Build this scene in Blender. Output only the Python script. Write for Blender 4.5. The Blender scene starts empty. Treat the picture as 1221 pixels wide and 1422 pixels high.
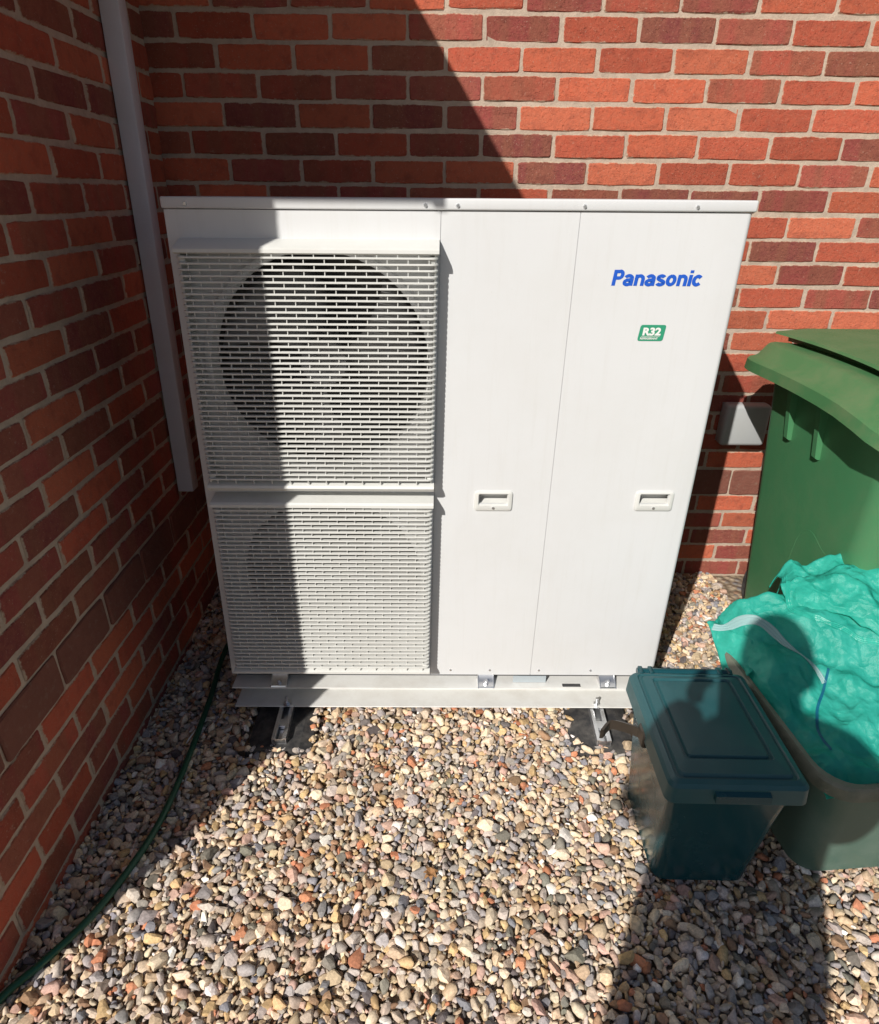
import bpy, bmesh, math, random
import numpy as np
from mathutils import Vector, Matrix, noise

random.seed(7); rng = np.random.default_rng(7)
R = math.radians
scene = bpy.context.scene
COL = scene.collection

# ------------------------------------------------------------------ camera
CAM_H = 1.44
def cam_axes(p, yaw, roll):
    cp, sp = math.cos(p), math.sin(p)
    f = Vector((math.sin(yaw)*cp, math.cos(yaw)*cp, -sp)); r = Vector((math.cos(yaw), -math.sin(yaw), 0)); d = f.cross(r)
    c, s = math.cos(roll), math.sin(roll)
    return c*r+s*d, -s*r+c*d, f
cd = bpy.data.cameras.new('camera'); cam = bpy.data.objects.new('camera', cd); COL.objects.link(cam)
cr, cdn, cf = cam_axes(0.45598, 0.006487, -0.01108)
m3 = Matrix((cr, -cdn, -cf)).transposed()
cam.matrix_world = Matrix.Translation((0, 0, CAM_H)) @ m3.to_4x4()
cd.sensor_fit = 'VERTICAL'; cd.sensor_height = 24.0; cd.lens = 24.0*895.95/1422.0
cd.clip_start = 0.01; cd.clip_end = 500
scene.camera = cam

# ------------------------------------------------------------------ sky, sun, exposure
SUN = Vector((-0.57, -1.0, 0.83)).normalized()          # towards the sun
elev = math.asin(SUN.z); az = math.atan2(SUN.x, SUN.y)
world = bpy.data.worlds.new('World'); scene.world = world; world.use_nodes = True
wn = world.node_tree.nodes; wl = world.node_tree.links; wn.clear()
sky = wn.new('ShaderNodeTexSky'); sky.sky_type = 'NISHITA'; sky.sun_disc = False
sky.sun_elevation = elev; sky.sun_rotation = az; sky.air_density = 1.0; sky.dust_density = 1.0
bg = wn.new('ShaderNodeBackground'); bg.inputs['Strength'].default_value = 0.058
wo = wn.new('ShaderNodeOutputWorld')
wl.new(sky.outputs[0], bg.inputs['Color']); wl.new(bg.outputs[0], wo.inputs['Surface'])
sd = bpy.data.lights.new('sun', 'SUN'); sd.energy = 5.0; sd.angle = R(0.55); sd.color = (1.0, 0.955, 0.885)
sun = bpy.data.objects.new('sun', sd); COL.objects.link(sun)
sun.rotation_euler = (-SUN).to_track_quat('-Z', 'Y').to_euler()
scene.view_settings.view_transform = 'Standard'; scene.view_settings.look = 'None'
scene.view_settings.exposure = -0.08; scene.view_settings.gamma = 1.0
scene.view_settings.use_curve_mapping = False
scene.render.engine = 'CYCLES'
scene.cycles.max_bounces = 5; scene.cycles.diffuse_bounces = 3; scene.cycles.glossy_bounces = 3; scene.cycles.transmission_bounces = 3

# ------------------------------------------------------------------ material helpers
MATS = {}
class NT:
    def __init__(s, name):
        s.m = bpy.data.materials.new(name); s.m.use_nodes = True
        s.t = s.m.node_tree; s.n = s.t.nodes; s.b = s.n['Principled BSDF']; s.out = s.n['Material Output']
        MATS[name] = s.m
    def new(s, typ, **kw):
        n = s.n.new(typ)
        for k, v in kw.items():
            if k.startswith('_'): setattr(n, k[1:], v)
            else: n.inputs[k.replace('__', ' ')].default_value = v
        return n
    def link(s, a, b): s.t.links.new(a, b)
    def noise(s, scale, detail=3.0, rough=0.5, vec=None):
        n = s.new('ShaderNodeTexNoise', Scale=scale, Detail=detail, Roughness=rough)
        if vec is not None: s.link(vec, n.inputs['Vector'])
        return n.outputs['Fac']
    def ramp(s, fac, stops, interp='LINEAR'):
        n = s.n.new('ShaderNodeValToRGB'); n.color_ramp.interpolation = interp
        e = n.color_ramp.elements
        while len(e) < len(stops): e.new(0.5)
        for q, (p, c) in zip(e, stops):
            q.position = p; q.color = (c, c, c, 1) if isinstance(c, (int, float)) else (*c, 1)
        s.link(fac, n.inputs['Fac']); return n.outputs['Color']
    def mix(s, fac, a, b, mode='MIX'):
        n = s.n.new('ShaderNodeMix'); n.data_type = 'RGBA'; n.blend_type = mode
        for v, i in ((fac, 0), (a, 6), (b, 7)):
            if hasattr(v, 'links'): s.link(v, n.inputs[i])
            elif i == 0: n.inputs[0].default_value = v
            else: n.inputs[i].default_value = (*v, 1)
        return n.outputs[2]
    def math(s, op, a, b=0.0, c=None):
        n = s.n.new('ShaderNodeMath'); n.operation = op
        for i, v in enumerate((a, b) if c is None else (a, b, c)):
            if hasattr(v, 'links'): s.link(v, n.inputs[i])
            else: n.inputs[i].default_value = v
        return n.outputs[0]
    def bump(s, h, strength=0.3, dist=0.002, prev=None):
        n = s.new('ShaderNodeBump', Strength=strength, Distance=dist); s.link(h, n.inputs['Height'])
        if prev is not None: s.link(prev, n.inputs['Normal'])
        s.link(n.outputs[0], s.b.inputs['Normal']); return n.outputs[0]
    def obj(s): return s.n.new('ShaderNodeTexCoord').outputs['Object']
    def pos(s): return s.n.new('ShaderNodeNewGeometry').outputs['Position']
    def base(s, v):
        if hasattr(v, 'links'): s.link(v, s.b.inputs['Base Color'])
        else: s.b.inputs['Base Color'].default_value = (*v, 1)
    def rough(s, v):
        if hasattr(v, 'links'): s.link(v, s.b.inputs['Roughness'])
        else: s.b.inputs['Roughness'].default_value = v

def mk_paint(name, col, rough=0.45, grime=0.06, bump=0.05, bscale=900, gcol=(0.45, 0.42, 0.36), metal=0.0, gscale=6.0):
    t = NT(name); p = t.pos()
    g = t.ramp(t.noise(gscale, 6, 0.65, p), [(0.42, 0.0), (0.75, 1.0)])
    t.base(t.mix(t.math('MULTIPLY', g, grime*4), col, gcol))
    t.rough(t.math('ADD', t.math('MULTIPLY', t.noise(40, 3, 0.5, p), 0.16), rough-0.08))
    t.b.inputs['Metallic'].default_value = metal
    if bump: t.bump(t.noise(bscale, 2, 0.5, p), bump, 0.0006)
    return t.m

def mk_brick(name, smear):
    t = NT(name); o = t.obj(); p = t.pos()
    oi = t.n.new('ShaderNodeObjectInfo').outputs['Random']
    isl = t.n.new('ShaderNodeNewGeometry').outputs['Random Per Island']
    r = t.math('FRACT', t.math('ADD', t.math('MULTIPLY', oi, 7.31), t.math('MULTIPLY', isl, 3.77)))
    r2 = t.math('FRACT', t.math('MULTIPLY', r, 17.17)); r3 = t.math('FRACT', t.math('MULTIPLY', r, 41.3))
    base = t.ramp(r, [(0.0, (0.54, 0.125, 0.066)), (0.16, (0.48, 0.102, 0.058)), (0.30, (0.56, 0.145, 0.078)),
                      (0.44, (0.42, 0.090, 0.058)), (0.56, (0.32, 0.072, 0.062)), (0.68, (0.37, 0.082, 0.062)),
                      (0.80, (0.235, 0.060, 0.054)), (0.90, (0.29, 0.085, 0.058))], 'CONSTANT')
    sx = t.n.new('ShaderNodeSeparateXYZ'); t.link(p, sx.inputs[0])
    w = t.n.new('ShaderNodeTexNoise'); w.noise_dimensions = '1D'; w.inputs['Scale'].default_value = 11.0; w.inputs['Detail'].default_value = 1.0
    t.link(t.math('ADD', t.math('ADD', sx.outputs[0], sx.outputs[1]), t.math('MULTIPLY', r2, 60)), w.inputs['W'])
    band = t.ramp(w.outputs['Fac'], [(0.44, 0.0), (0.56, 1.0)])
    bf = t.math('MULTIPLY', band, t.math('MULTIPLY', t.math('GREATER_THAN', r, 0.44), 0.5))
    c = t.mix(bf, base, (0.255, 0.105, 0.062))
    mott = t.noise(70, 5, 0.65, p)
    c = t.mix(t.math('MULTIPLY', t.ramp(mott, [(0.38, 0.0), (0.66, 1.0)]), 0.34), c, (0.38, 0.14, 0.085))
    dark = t.ramp(t.noise(26, 4, 0.6, p), [(0.5, 0.0), (0.75, 1.0)])
    c = t.mix(t.math('MULTIPLY', dark, 0.4), c, (0.15, 0.042, 0.034))
    hsv = t.new('ShaderNodeHueSaturation'); t.link(c, hsv.inputs['Color'])
    t.link(t.math('ADD', t.math('MULTIPLY', r3, 0.35), 0.82), hsv.inputs['Value'])
    # mortar smears and lime specks
    sm = t.ramp(t.noise(33, 7, 0.72, p), [(0.635, 0.0), (0.70, 1.0)])
    sm2 = t.ramp(t.noise(260, 2, 0.5, p), [(0.66, 0.0), (0.72, 1.0)])
    c = t.mix(t.math('MULTIPLY', sm, 0.35), hsv.outputs[0], (0.52, 0.38, 0.28))
    c = t.mix(t.math('MULTIPLY', sm2, 0.4), c, (0.55, 0.40, 0.30))
    if smear:                                            # mortar dragged over the arrises
        so = t.n.new('ShaderNodeSeparateXYZ'); t.link(o, so.inputs[0])
        dz = t.math('SUBTRACT', 0.0316, t.math('ABSOLUTE', so.outputs[2])); dx = t.math('SUBTRACT', 0.1078, t.math('ABSOLUTE', so.outputs[0]))
        wob = t.math('MULTIPLY', t.math('SUBTRACT', t.noise(38, 6, 0.75, p), 0.47), 0.020)
        ed = t.math('SUBTRACT', wob, t.math('MINIMUM', dz, dx))
        c = t.mix(t.math('MULTIPLY', t.ramp(t.math('MULTIPLY_ADD', ed, 180.0, 0.5), [(0.25, 0.0), (0.75, 1.0)]), 0.85), c, (0.54, 0.44, 0.33))
    t.base(c); t.rough(0.92); t.b.inputs['Specular IOR Level'].default_value = 0.25
    pit = t.ramp(t.noise(130, 3, 0.6, p), [(0.30, 0.0), (0.42, 1.0)])
    n1 = t.bump(t.noise(48, 7, 0.75, p), 0.9, 0.006); n1 = t.bump(pit, 0.6, 0.0025, n1)
    t.bump(t.noise(420, 3, 0.6, p), 0.6, 0.0014, n1)
def mk_plinth():
    t = NT('plinth_brick'); p = t.pos()
    c = t.mix(t.noise(16, 6, 0.7, p), (0.17, 0.056, 0.040), (0.27, 0.105, 0.072))
    c = t.mix(t.ramp(t.noise(60, 4, 0.7, p), [(0.55, 0.0), (0.7, 0.5)]), c, (0.27, 0.17, 0.12))
    t.base(c); t.rough(0.92); n1 = t.bump(t.noise(48, 7, 0.75, p), 0.9, 0.006); t.bump(t.noise(420, 3, 0.6, p), 0.6, 0.0014, n1)
def mk_mortar():
    t = NT('mortar'); p = t.pos()
    c = t.mix(t.ramp(t.noise(28, 6, 0.7, p), [(0.3, 0.0), (0.7, 1.0)]), (0.58, 0.465, 0.37), (0.40, 0.315, 0.25))
    c = t.mix(t.ramp(t.noise(300, 3, 0.6, p), [(0.58, 0.0), (0.75, 0.5)]), c, (0.36, 0.27, 0.19))
    t.base(c); t.rough(0.95); t.b.inputs['Specular IOR Level'].default_value = 0.2
    n1 = t.bump(t.noise(60, 5, 0.7, p), 0.9, 0.004); t.bump(t.noise(500, 3, 0.6, p), 0.7, 0.0012, n1)
def mk_pebble():
    t = NT('pebble'); p = t.pos()
    a = t.new('ShaderNodeAttribute', _attribute_name='stone'); a.attribute_type = 'GEOMETRY'
    v = t.noise(190, 5, 0.65, p)
    c = t.mix(1.0, a.outputs['Color'], t.ramp(v, [(0.25, 0.62), (0.75, 1.25)]), 'MULTIPLY')
    c = t.mix(t.ramp(t.noise(700, 2, 0.5, p), [(0.6, 0.0), (0.75, 0.35)]), c, (0.16, 0.13, 0.10))
    t.base(c); t.rough(0.78); t.b.inputs['Specular IOR Level'].default_value = 0.35
    t.bump(t.noise(420, 3, 0.6, p), 0.35, 0.0009)
def mk_ground():
    t = NT('gravel_bed'); p = t.pos()
    vo = t.new('ShaderNodeTexVoronoi', Scale=42.0); t.link(p, vo.inputs['Vector'])
    sp = t.n.new('ShaderNodeSeparateColor'); t.link(vo.outputs['Color'], sp.inputs[0])
    c = t.ramp(sp.outputs[0], [(0.0, (0.38, 0.30, 0.21)), (0.3, (0.26, 0.24, 0.22)), (0.5, (0.45, 0.38, 0.28)), (0.7, (0.2, 0.19, 0.19)), (0.85, (0.33, 0.2, 0.13))], 'CONSTANT')
    e = t.ramp(vo.outputs['Distance'], [(0.25, 0.0), (0.7, 1.0)])
    t.base(t.mix(e, c, (0.20, 0.155, 0.105))); t.rough(0.9)
    t.bump(t.math('SUBTRACT', 1.0, vo.outputs['Distance']), 1.0, 0.012)
def mk_plastic(name, col, rough=0.4, dust=(0.4, 0.38, 0.32), dusta=0.15, spec=0.5, bump=0.08):
    t = NT(name); p = t.pos()
    d = t.ramp(t.noise(9, 7, 0.7, p), [(0.42, 0.0), (0.72, 1.0)])
    sc = t.ramp(t.noise(60, 6, 0.75, p), [(0.60, 0.0), (0.72, 1.0)])
    c = t.mix(t.math('MULTIPLY', d, dusta), col, dust)
    c = t.mix(t.math('MULTIPLY', sc, dusta*0.8), c, dust)
    t.base(c); t.rough(t.math('ADD', t.math('MULTIPLY', d, 0.22), rough)); t.b.inputs['Specular IOR Level'].default_value = spec
    t.bump(t.noise(350, 3, 0.5, p), bump, 0.001)
    return t.m
def mk_bag():
    t = NT('woven_fabric'); p = t.pos(); u = t.n.new('ShaderNodeTexCoord').outputs['UV']
    v = t.noise(14, 6, 0.7, p)
    c = t.mix(t.ramp(v, [(0.3, 0.0), (0.7, 1.0)]), (0.03, 0.54, 0.42), (0.08, 0.70, 0.57))
    w = t.new('ShaderNodeTexWave', Scale=45.0, Distortion=0.6); w.bands_direction = 'X'; t.link(u, w.inputs['Vector'])
    w2 = t.new('ShaderNodeTexWave', Scale=45.0, Distortion=0.6); w2.bands_direction = 'Y'; t.link(u, w2.inputs['Vector'])
    wv = t.math('ADD', w.outputs['Fac'], w2.outputs['Fac'])
    t.base(c); t.rough(0.30); t.b.inputs['Specular IOR Level'].default_value = 0.45
    nz = t.new('ShaderNodeTexNoise', Scale=9.0, Detail=3.0); t.link(p, nz.inputs['Vector'])
    pv = t.n.new('ShaderNodeVectorMath'); pv.operation = 'MULTIPLY_ADD'; t.link(nz.outputs['Color'], pv.inputs[0]); pv.inputs[1].default_value = (0.12, 0.12, 0.12); t.link(p, pv.inputs[2])
    n1 = None
    for sc, st in ((15.0, 0.7), (37.0, 0.55)):
        vo = t.new('ShaderNodeTexVoronoi', Scale=sc); vo.feature = 'F1'; t.link(pv.outputs[0], vo.inputs['Vector'])
        n1 = t.bump(vo.outputs['Distance'], st, 0.25/sc, n1)
    n1 = t.bump(t.noise(60, 6, 0.7, p), 0.35, 0.004, n1); t.bump(wv, 0.25, 0.0006, n1)
    tr = t.new('ShaderNodeBsdfTranslucent'); t.link(c, tr.inputs['Color'])
    mx = t.new('ShaderNodeMixShader', Fac=0.48); t.link(t.b.outputs[0], mx.inputs[1]); t.link(tr.outputs[0], mx.inputs[2])
    t.link(mx.outputs[0], t.out.inputs['Surface'])

mk_brick('brick', True); mk_brick('brick_plain', False); mk_plinth(); mk_mortar(); mk_pebble(); mk_ground(); mk_bag()
def mk_steel():
    t = NT('white_steel'); p = t.pos()
    mp = t.n.new('ShaderNodeMapping'); mp.inputs['Scale'].default_value = (1.0, 1.0, 0.06); t.link(p, mp.inputs['Vector'])
    st = t.ramp(t.noise(55, 6, 0.7, mp.outputs[0]), [(0.52, 0.0), (0.78, 1.0)])
    sp = t.ramp(t.noise(150, 3, 0.6, p), [(0.70, 0.0), (0.76, 1.0)]); g = t.ramp(t.noise(5, 6, 0.65, p), [(0.42, 0.0), (0.75, 1.0)])
    c = t.mix(t.math('MULTIPLY', st, 0.16), (0.69, 0.70, 0.71), (0.50, 0.48, 0.43)); c = t.mix(t.math('MULTIPLY', sp, 0.22), c, (0.36, 0.33, 0.28)); c = t.mix(t.math('MULTIPLY', g, 0.14), c, (0.52, 0.50, 0.45))
    t.base(c); t.rough(t.math('ADD', t.math('MULTIPLY', g, 0.15), 0.34))
    n1 = t.bump(t.noise(3.5, 2, 0.5, p), 0.25, 0.006); t.bump(t.noise(900, 2, 0.5, p), 0.06, 0.0006, n1)
mk_steel()
mk_paint('grille_plastic', (0.69, 0.695, 0.67), 0.42, 0.05, 0.04)
mk_paint('rail_paint', (0.72, 0.72, 0.70), 0.45, 0.06, 0.06, gcol=(0.33, 0.27, 0.2), gscale=14)
mk_paint('galvanised', (0.75, 0.76, 0.78), 0.30, 0.08, 0.1, 200, (0.3, 0.3, 0.3), 0.9, 40)
mk_paint('label_plate', (0.42, 0.48, 0.52), 0.4, 0.05, 0)
mk_paint('dark_cavity', (0.05, 0.05, 0.054), 0.8, 0.02, 0)  # near-black paint, also used in hollows to stand in for shade
mk_paint('fan_plastic', (0.17, 0.17, 0.18), 0.5, 0.05, 0)
mk_paint('coil', (0.15, 0.15, 0.16), 0.5, 0.1, 0)
mk_paint('logo_blue', (0.012, 0.10, 0.55), 0.4, 0, 0)
mk_paint('badge_green', (0.03, 0.30, 0.17), 0.4, 0, 0)
mk_paint('print_white', (0.80, 0.80, 0.78), 0.4, 0, 0)
mk_paint('downpipe_grey', (0.62, 0.62, 0.67), 0.35, 0.06, 0.03)
mk_paint('box_grey', (0.42, 0.44, 0.45), 0.5, 0.06, 0.05)
mk_paint('roof_tile', (0.16, 0.09, 0.07), 0.9, 0.1, 0.3, 60)
mk_paint('fascia_white', (0.75, 0.75, 0.73), 0.4, 0.05, 0)
mk_paint('rubber', (0.028, 0.028, 0.030), 0.85, 0.22, 0.8, 300, (0.12, 0.11, 0.10), 0, 30)
mk_paint('stick_white', (0.7, 0.7, 0.66), 0.6, 0.1, 0)
mk_plastic('bin_green', (0.066, 0.235, 0.105), 0.40, (0.16, 0.20, 0.10), 0.22)
mk_plastic('lid_green', (0.066, 0.20, 0.080), 0.46, (0.22, 0.23, 0.12), 0.45)
mk_plastic('caddy_teal', (0.009, 0.062, 0.076), 0.17, (0.06, 0.12, 0.13), 0.05, 0.55, 0.05)
mk_plastic('caddy_lid', (0.018, 0.092, 0.106), 0.36, (0.10, 0.15, 0.14), 0.16, 0.5, 0.05)
mk_plastic('caddy_brown', (0.035, 0.028, 0.022), 0.35, (0.10, 0.08, 0.06), 0.2)
mk_plastic('box_green', (0.080, 0.150, 0.120), 0.45, (0.22, 0.27, 0.23), 0.40)
mk_plastic('box_rim', (0.12, 0.14, 0.105), 0.5, (0.36, 0.34, 0.27), 0.5)
mk_plastic('hose_green', (0.010, 0.085, 0.045), 0.35, (0.12, 0.13, 0.10), 0.18)
mk_plastic('strap_white', (0.26, 0.44, 0.44), 0.6, (0.35, 0.33, 0.3), 0.2)
mk_plastic('tape_blue', (0.010, 0.16, 0.26), 0.4, (0.05, 0.25, 0.3), 0.2)
mk_plastic('skin', (0.50, 0.28, 0.20), 0.5, (0.4, 0.2, 0.15), 0.1)
mk_plastic('dark_cloth', (0.03, 0.035, 0.05), 0.9, (0.06, 0.06, 0.07), 0.2)
mk_plastic('hair', (0.03, 0.02, 0.015), 0.6, (0.05, 0.03, 0.02), 0.2)
mk_plastic('phone_black', (0.01, 0.01, 0.012), 0.2, (0.03, 0.03, 0.03), 0.05)
def mk_spring():
    t = NT('dry_plant'); p = t.pos()
    t.base(t.mix(t.noise(120, 3, 0.6, p), (0.30, 0.13, 0.05), (0.42, 0.24, 0.10))); t.rough(0.8)
mk_spring()

# ------------------------------------------------------------------ mesh helpers
def link(o, parent=None):
    COL.objects.link(o)
    if parent is not None: o.parent = parent
    return o
def obj(name, bm, mat, parent=None, smooth=False, angle=None):
    me = bpy.data.meshes.new(name); bmesh.ops.recalc_face_normals(bm, faces=bm.faces[:]); bm.to_mesh(me); bm.free()
    me.materials.append(MATS[mat])
    if smooth:
        me.polygons.foreach_set('use_smooth', [True]*len(me.polygons))
        if angle: me.set_sharp_from_angle(angle=R(angle))
    return link(bpy.data.objects.new(name, me), parent)
def inst(name, me, parent, loc=(0, 0, 0), rot=(0, 0, 0)):
    o = bpy.data.objects.new(name, me); o.location = loc; o.rotation_euler = rot; return link(o, parent)
def tag(o, label=None, cat=None, group=None, kind=None):
    for k, v in (('label', label), ('category', cat), ('group', group), ('kind', kind)):
        if v: o[k] = v
    return o
def thing(name, label, cat, loc=(0, 0, 0), rot=(0, 0, 0), group=None):
    o = bpy.data.objects.new(name, None); o.location = loc; o.rotation_euler = rot; o.empty_display_size = 0.05
    link(o); return tag(o, label, cat, group)
def BM(): return bmesh.new()
def box(bm, x0, x1, y0, y1, z0, z1, bev=0.0, seg=2, M=None):
    r = bmesh.ops.create_cube(bm, size=1.0, matrix=Matrix.Translation(((x0+x1)/2, (y0+y1)/2, (z0+z1)/2)) @ Matrix.Diagonal((x1-x0, y1-y0, z1-z0, 1)))
    vs = r['verts']
    if bev:
        es = list({e for v in vs for e in v.link_edges})
        g = bmesh.ops.bevel(bm, geom=es, offset=bev, segments=seg, affect='EDGES', profile=0.5)
        vs = list({v for f in g['faces'] for v in f.verts} | {v for v in vs if v.is_valid})
    if M is not None: bmesh.ops.transform(bm, matrix=M, verts=vs)
    return vs
def cyl(bm, c, axis, r, h, seg=20, r2=None):
    q = Vector(axis).to_track_quat('Z', 'Y').to_matrix().to_4x4()
    return bmesh.ops.create_cone(bm, cap_ends=True, segments=seg, radius1=r, radius2=r if r2 is None else r2, depth=h, matrix=Matrix.Translation(c) @ q)['verts']
def tube(bm, pts, r, seg=10, caps=True):
    pts = [Vector(p) for p in pts]; rings = []
    up = Vector((0, 0, 1))
    for i, p in enumerate(pts):
        d = (pts[min(i+1, len(pts)-1)]-pts[max(i-1, 0)]).normalized()
        a = d.cross(up)
        if a.length < 1e-4: a = d.cross(Vector((1, 0, 0)))
        a.normalize(); b = a.cross(d)
        rr = r[i] if isinstance(r, (list, tuple)) else r
        rings.append([bm.verts.new(p+(a*math.cos(t)+b*math.sin(t))*rr) for t in [2*math.pi*k/seg for k in range(seg)]])
    for A, B in zip(rings, rings[1:]):
        for k in range(seg): bm.faces.new((A[k], A[(k+1) % seg], B[(k+1) % seg], B[k]))
    if caps: bm.faces.new(rings[0]); bm.faces.new(rings[-1][::-1])
def spline(pts, n=12):
    P = [Vector(p) for p in pts]; P = [P[0]*2-P[1]]+P+[P[-1]*2-P[-2]]; out = []
    for i in range(1, len(P)-2):
        for k in range(n):
            t = k/n; a, b, c, d = P[i-1:i+3]
            out.append(0.5*((2*b)+(c-a)*t+(2*a-5*b+4*c-d)*t*t+(3*b-a-3*c+d)*t**3))
    out.append(P[-2]); return out
def rrect(x0, x1, y0, y1, r, n=5):
    out = []
    for cx, cy, a0 in ((x1-r, y1-r, 0), (x0+r, y1-r, 90), (x0+r, y0+r, 180), (x1-r, y0+r, 270)):
        for k in range(n+1):
            a = R(a0+90*k/n); out.append((cx+r*math.cos(a), cy+r*math.sin(a)))
    return out
def loft(bm, rings, cap0=True, cap1=True):
    V = [[bm.verts.new(p) for p in r] for r in rings]; n = len(V[0])
    for A, B in zip(V, V[1:]):
        for k in range(n): bm.faces.new((A[k], A[(k+1) % n], B[(k+1) % n], B[k]))
    if cap0: bm.faces.new(V[0][::-1])
    if cap1: bm.faces.new(V[-1])
    return V
def extrude_prof(bm, prof, a, b, axis='x'):
    f = {'x': lambda t, p: (t, p[0], p[1]), 'z': lambda t, p: (p[0], p[1], t), 'y': lambda t, p: (p[0], t, p[1])}[axis]
    loft(bm, [[f(a, p) for p in prof], [f(b, p) for p in prof]])

# ------------------------------------------------------------------ ground
def gz(x, y):
    z = 0.010*noise.noise(Vector((x*1.7, y*1.7, 3.1)))+0.006*noise.noise(Vector((x*5, y*5, 1.0)))
    if y > 1.7: z += 0.035*min(1, (y-1.7)/0.5)
    return z
bm = BM()
bmesh.ops.create_grid(bm, x_segments=2, y_segments=2, size=60)
for v in bm.verts: v.co.z = -0.030
g = obj('ground', bm, 'gravel_bed'); g['kind'] = 'structure'
bm = BM(); bmesh.ops.create_grid(bm, x_segments=90, y_segments=90, size=2.2)
for v in bm.verts:
    v.co.x += 1.0; v.co.y += 0.9
    e = min(1, max(0, (2.2-max(abs(v.co.x-1.0), abs(v.co.y-0.9)))/0.3)); v.co.z = -0.028+e*(0.016+gz(v.co.x, v.co.y))
gp = obj('ground', bm, 'gravel_bed', smooth=True); gp['kind'] = 'structure'; gp.name = 'gravel_path'

def pebbles():
    def ico(sub):
        b = BM(); bmesh.ops.create_icosphere(b, subdivisions=sub, radius=1.0); b.verts.ensure_lookup_table()
        r = np.array([v.co for v in b.verts]), np.array([[v.index for v in f.verts] for f in b.faces]); b.free(); return r
    LV = [ico(2), ico(1)]; shapes = [[], []]
    for s in range(36):
        L = 0 if s < 26 else 1; V = LV[L][0].copy(); nv = len(V)
        for k in range(rng.integers(8, 15)):
            n = rng.normal(size=3); n /= np.linalg.norm(n); c = rng.uniform(0.42, 0.80)
            d = V@n; V -= np.outer(np.clip(d-c, 0, None)*0.93, n)
        V *= (1+0.06*rng.normal(size=(nv, 1)))
        V *= np.array([1.0, rng.uniform(0.52, 0.92), rng.uniform(0.38, 0.72)])
        shapes[L].append(V)
    FEET = [(-0.55, -0.355, 1.36, 1.95), (0.415, 0.60, 1.36, 1.95)]
    x0, x1, y0, y1 = -0.875, 1.42, 0.45, 2.305
    pts = []; cell = 0.025; grid = {}
    def run(n, layer, dens):
        X = rng.uniform(x0, x1, n); Y = rng.uniform(y0, y1, n)
        S = np.clip(rng.lognormal(math.log(0.0070), 0.36, n), 0.0036, 0.018)
        if layer == 1: S *= 0.92
        order = np.argsort(-S*rng.uniform(0.6, 1.4, n))
        for i in order:
            x, y, s = X[i], Y[i], S[i]
            jit = 0.022*noise.noise(Vector((x*40, y*40, 0)))+0.022*noise.noise(Vector((x*15, y*15, 4)))
            if any(a+jit < x < b-jit and c+jit < y < d for a, b, c, d in FEET): continue
            if x > 1.15 and y > 1.45: continue
            if y > 1.9 and x < 0.45 and layer: continue
            cx, cy = int(x/cell), int(y/cell); ok = True
            for a in (cx-1, cx, cx+1):
                for b in (cy-1, cy, cy+1):
                    for (px, py, ps) in grid.get((a, b, layer), ()):
                        if (px-x)**2+(py-y)**2 < (dens*(ps+s))**2: ok = False; break
                    if not ok: break
                if not ok: break
            if ok:
                grid.setdefault((cx, cy, layer), []).append((x, y, s)); pts.append((x, y, s, layer))
    run(90000, 0, 0.64); run(52000, 1, 0.68)
    N = len(pts); P = np.array(pts)
    pal = np.array([(.50, .39, .25), (.62, .52, .37), (.40, .33, .25), (.31, .29, .27), (.22, .22, .23), (.30, .19, .11), (.44, .19, .10), (.70, .66, .58), (.50, .36, .18), (.12, .105, .10), (.45, .40, .34), (.50, .34, .26), (.20, .19, .15)])
    w = np.array([.19, .20, .13, .10, .05, .06, .035, .035, .07, .03, .14, .07, .05]); w /= w.sum()
    ci = rng.choice(len(pal), N, p=w); C = pal[ci]*rng.uniform(0.85, 1.36, (N, 1))*rng.uniform(0.97, 1.03, (N, 3))*np.array([1.22, 1.18, 1.22])
    zg = np.array([gz(x, y) for x, y in P[:, :2]])
    VV, FF, CC, SM, off = [], [], [], [], 0
    for i in range(N):
        L = int(P[i, 3]); V = shapes[L][rng.integers(len(shapes[L]))]; F0 = LV[L][1]
        a = rng.uniform(0, 2*math.pi); q = rng.normal(size=2)*0.5
        ca, sa = math.cos(a), math.sin(a); cb, sb_ = math.cos(q[0]), math.sin(q[0]); cc, sc_ = math.cos(q[1]), math.sin(q[1])
        rot = np.array([[ca, -sa, 0], [sa, ca, 0], [0, 0, 1]]) @ np.array([[1, 0, 0], [0, cb, -sb_], [0, sb_, cb]]) @ np.array([[cc, 0, sc_], [0, 1, 0], [-sc_, 0, cc]])
        z = zg[i]+(rng.uniform(-0.003, 0.005) if L == 0 else rng.uniform(-0.008, -0.004))
        if any(a_-0.01 < P[i, 0] < b_+0.01 and c_-0.01 < P[i, 1] < d_ for a_, b_, c_, d_ in FEET): z = max(z, 0.012+0.4*P[i, 2])
        VV.append((V*(P[i, 2]*1.42))@rot.T+np.array([P[i, 0], P[i, 1], z])); FF.append(F0+off); off += len(V)
        CC.append(np.repeat(np.append(C[i], 1.0)[None], len(V), 0)); SM.append(np.full(len(F0), rng.random() < 0.2))
    VV = np.concatenate(VV).astype(np.float32); FF = np.concatenate(FF).astype(np.int32); CC = np.concatenate(CC).astype(np.float32); SM = np.concatenate(SM)
    me = bpy.data.meshes.new('gravel'); me.vertices.add(len(VV)); me.vertices.foreach_set('co', VV.reshape(-1))
    me.loops.add(FF.size); me.loops.foreach_set('vertex_index', FF.reshape(-1))
    me.polygons.add(len(FF)); me.polygons.foreach_set('loop_start', np.arange(0, FF.size, 3, dtype=np.int32)); me.polygons.foreach_set('use_smooth', SM)
    at = me.attributes.new('stone', 'FLOAT_COLOR', 'POINT'); at.data.foreach_set('color', CC.reshape(-1))
    me.update(); me.validate(); me.materials.append(MATS['pebble'])
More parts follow.
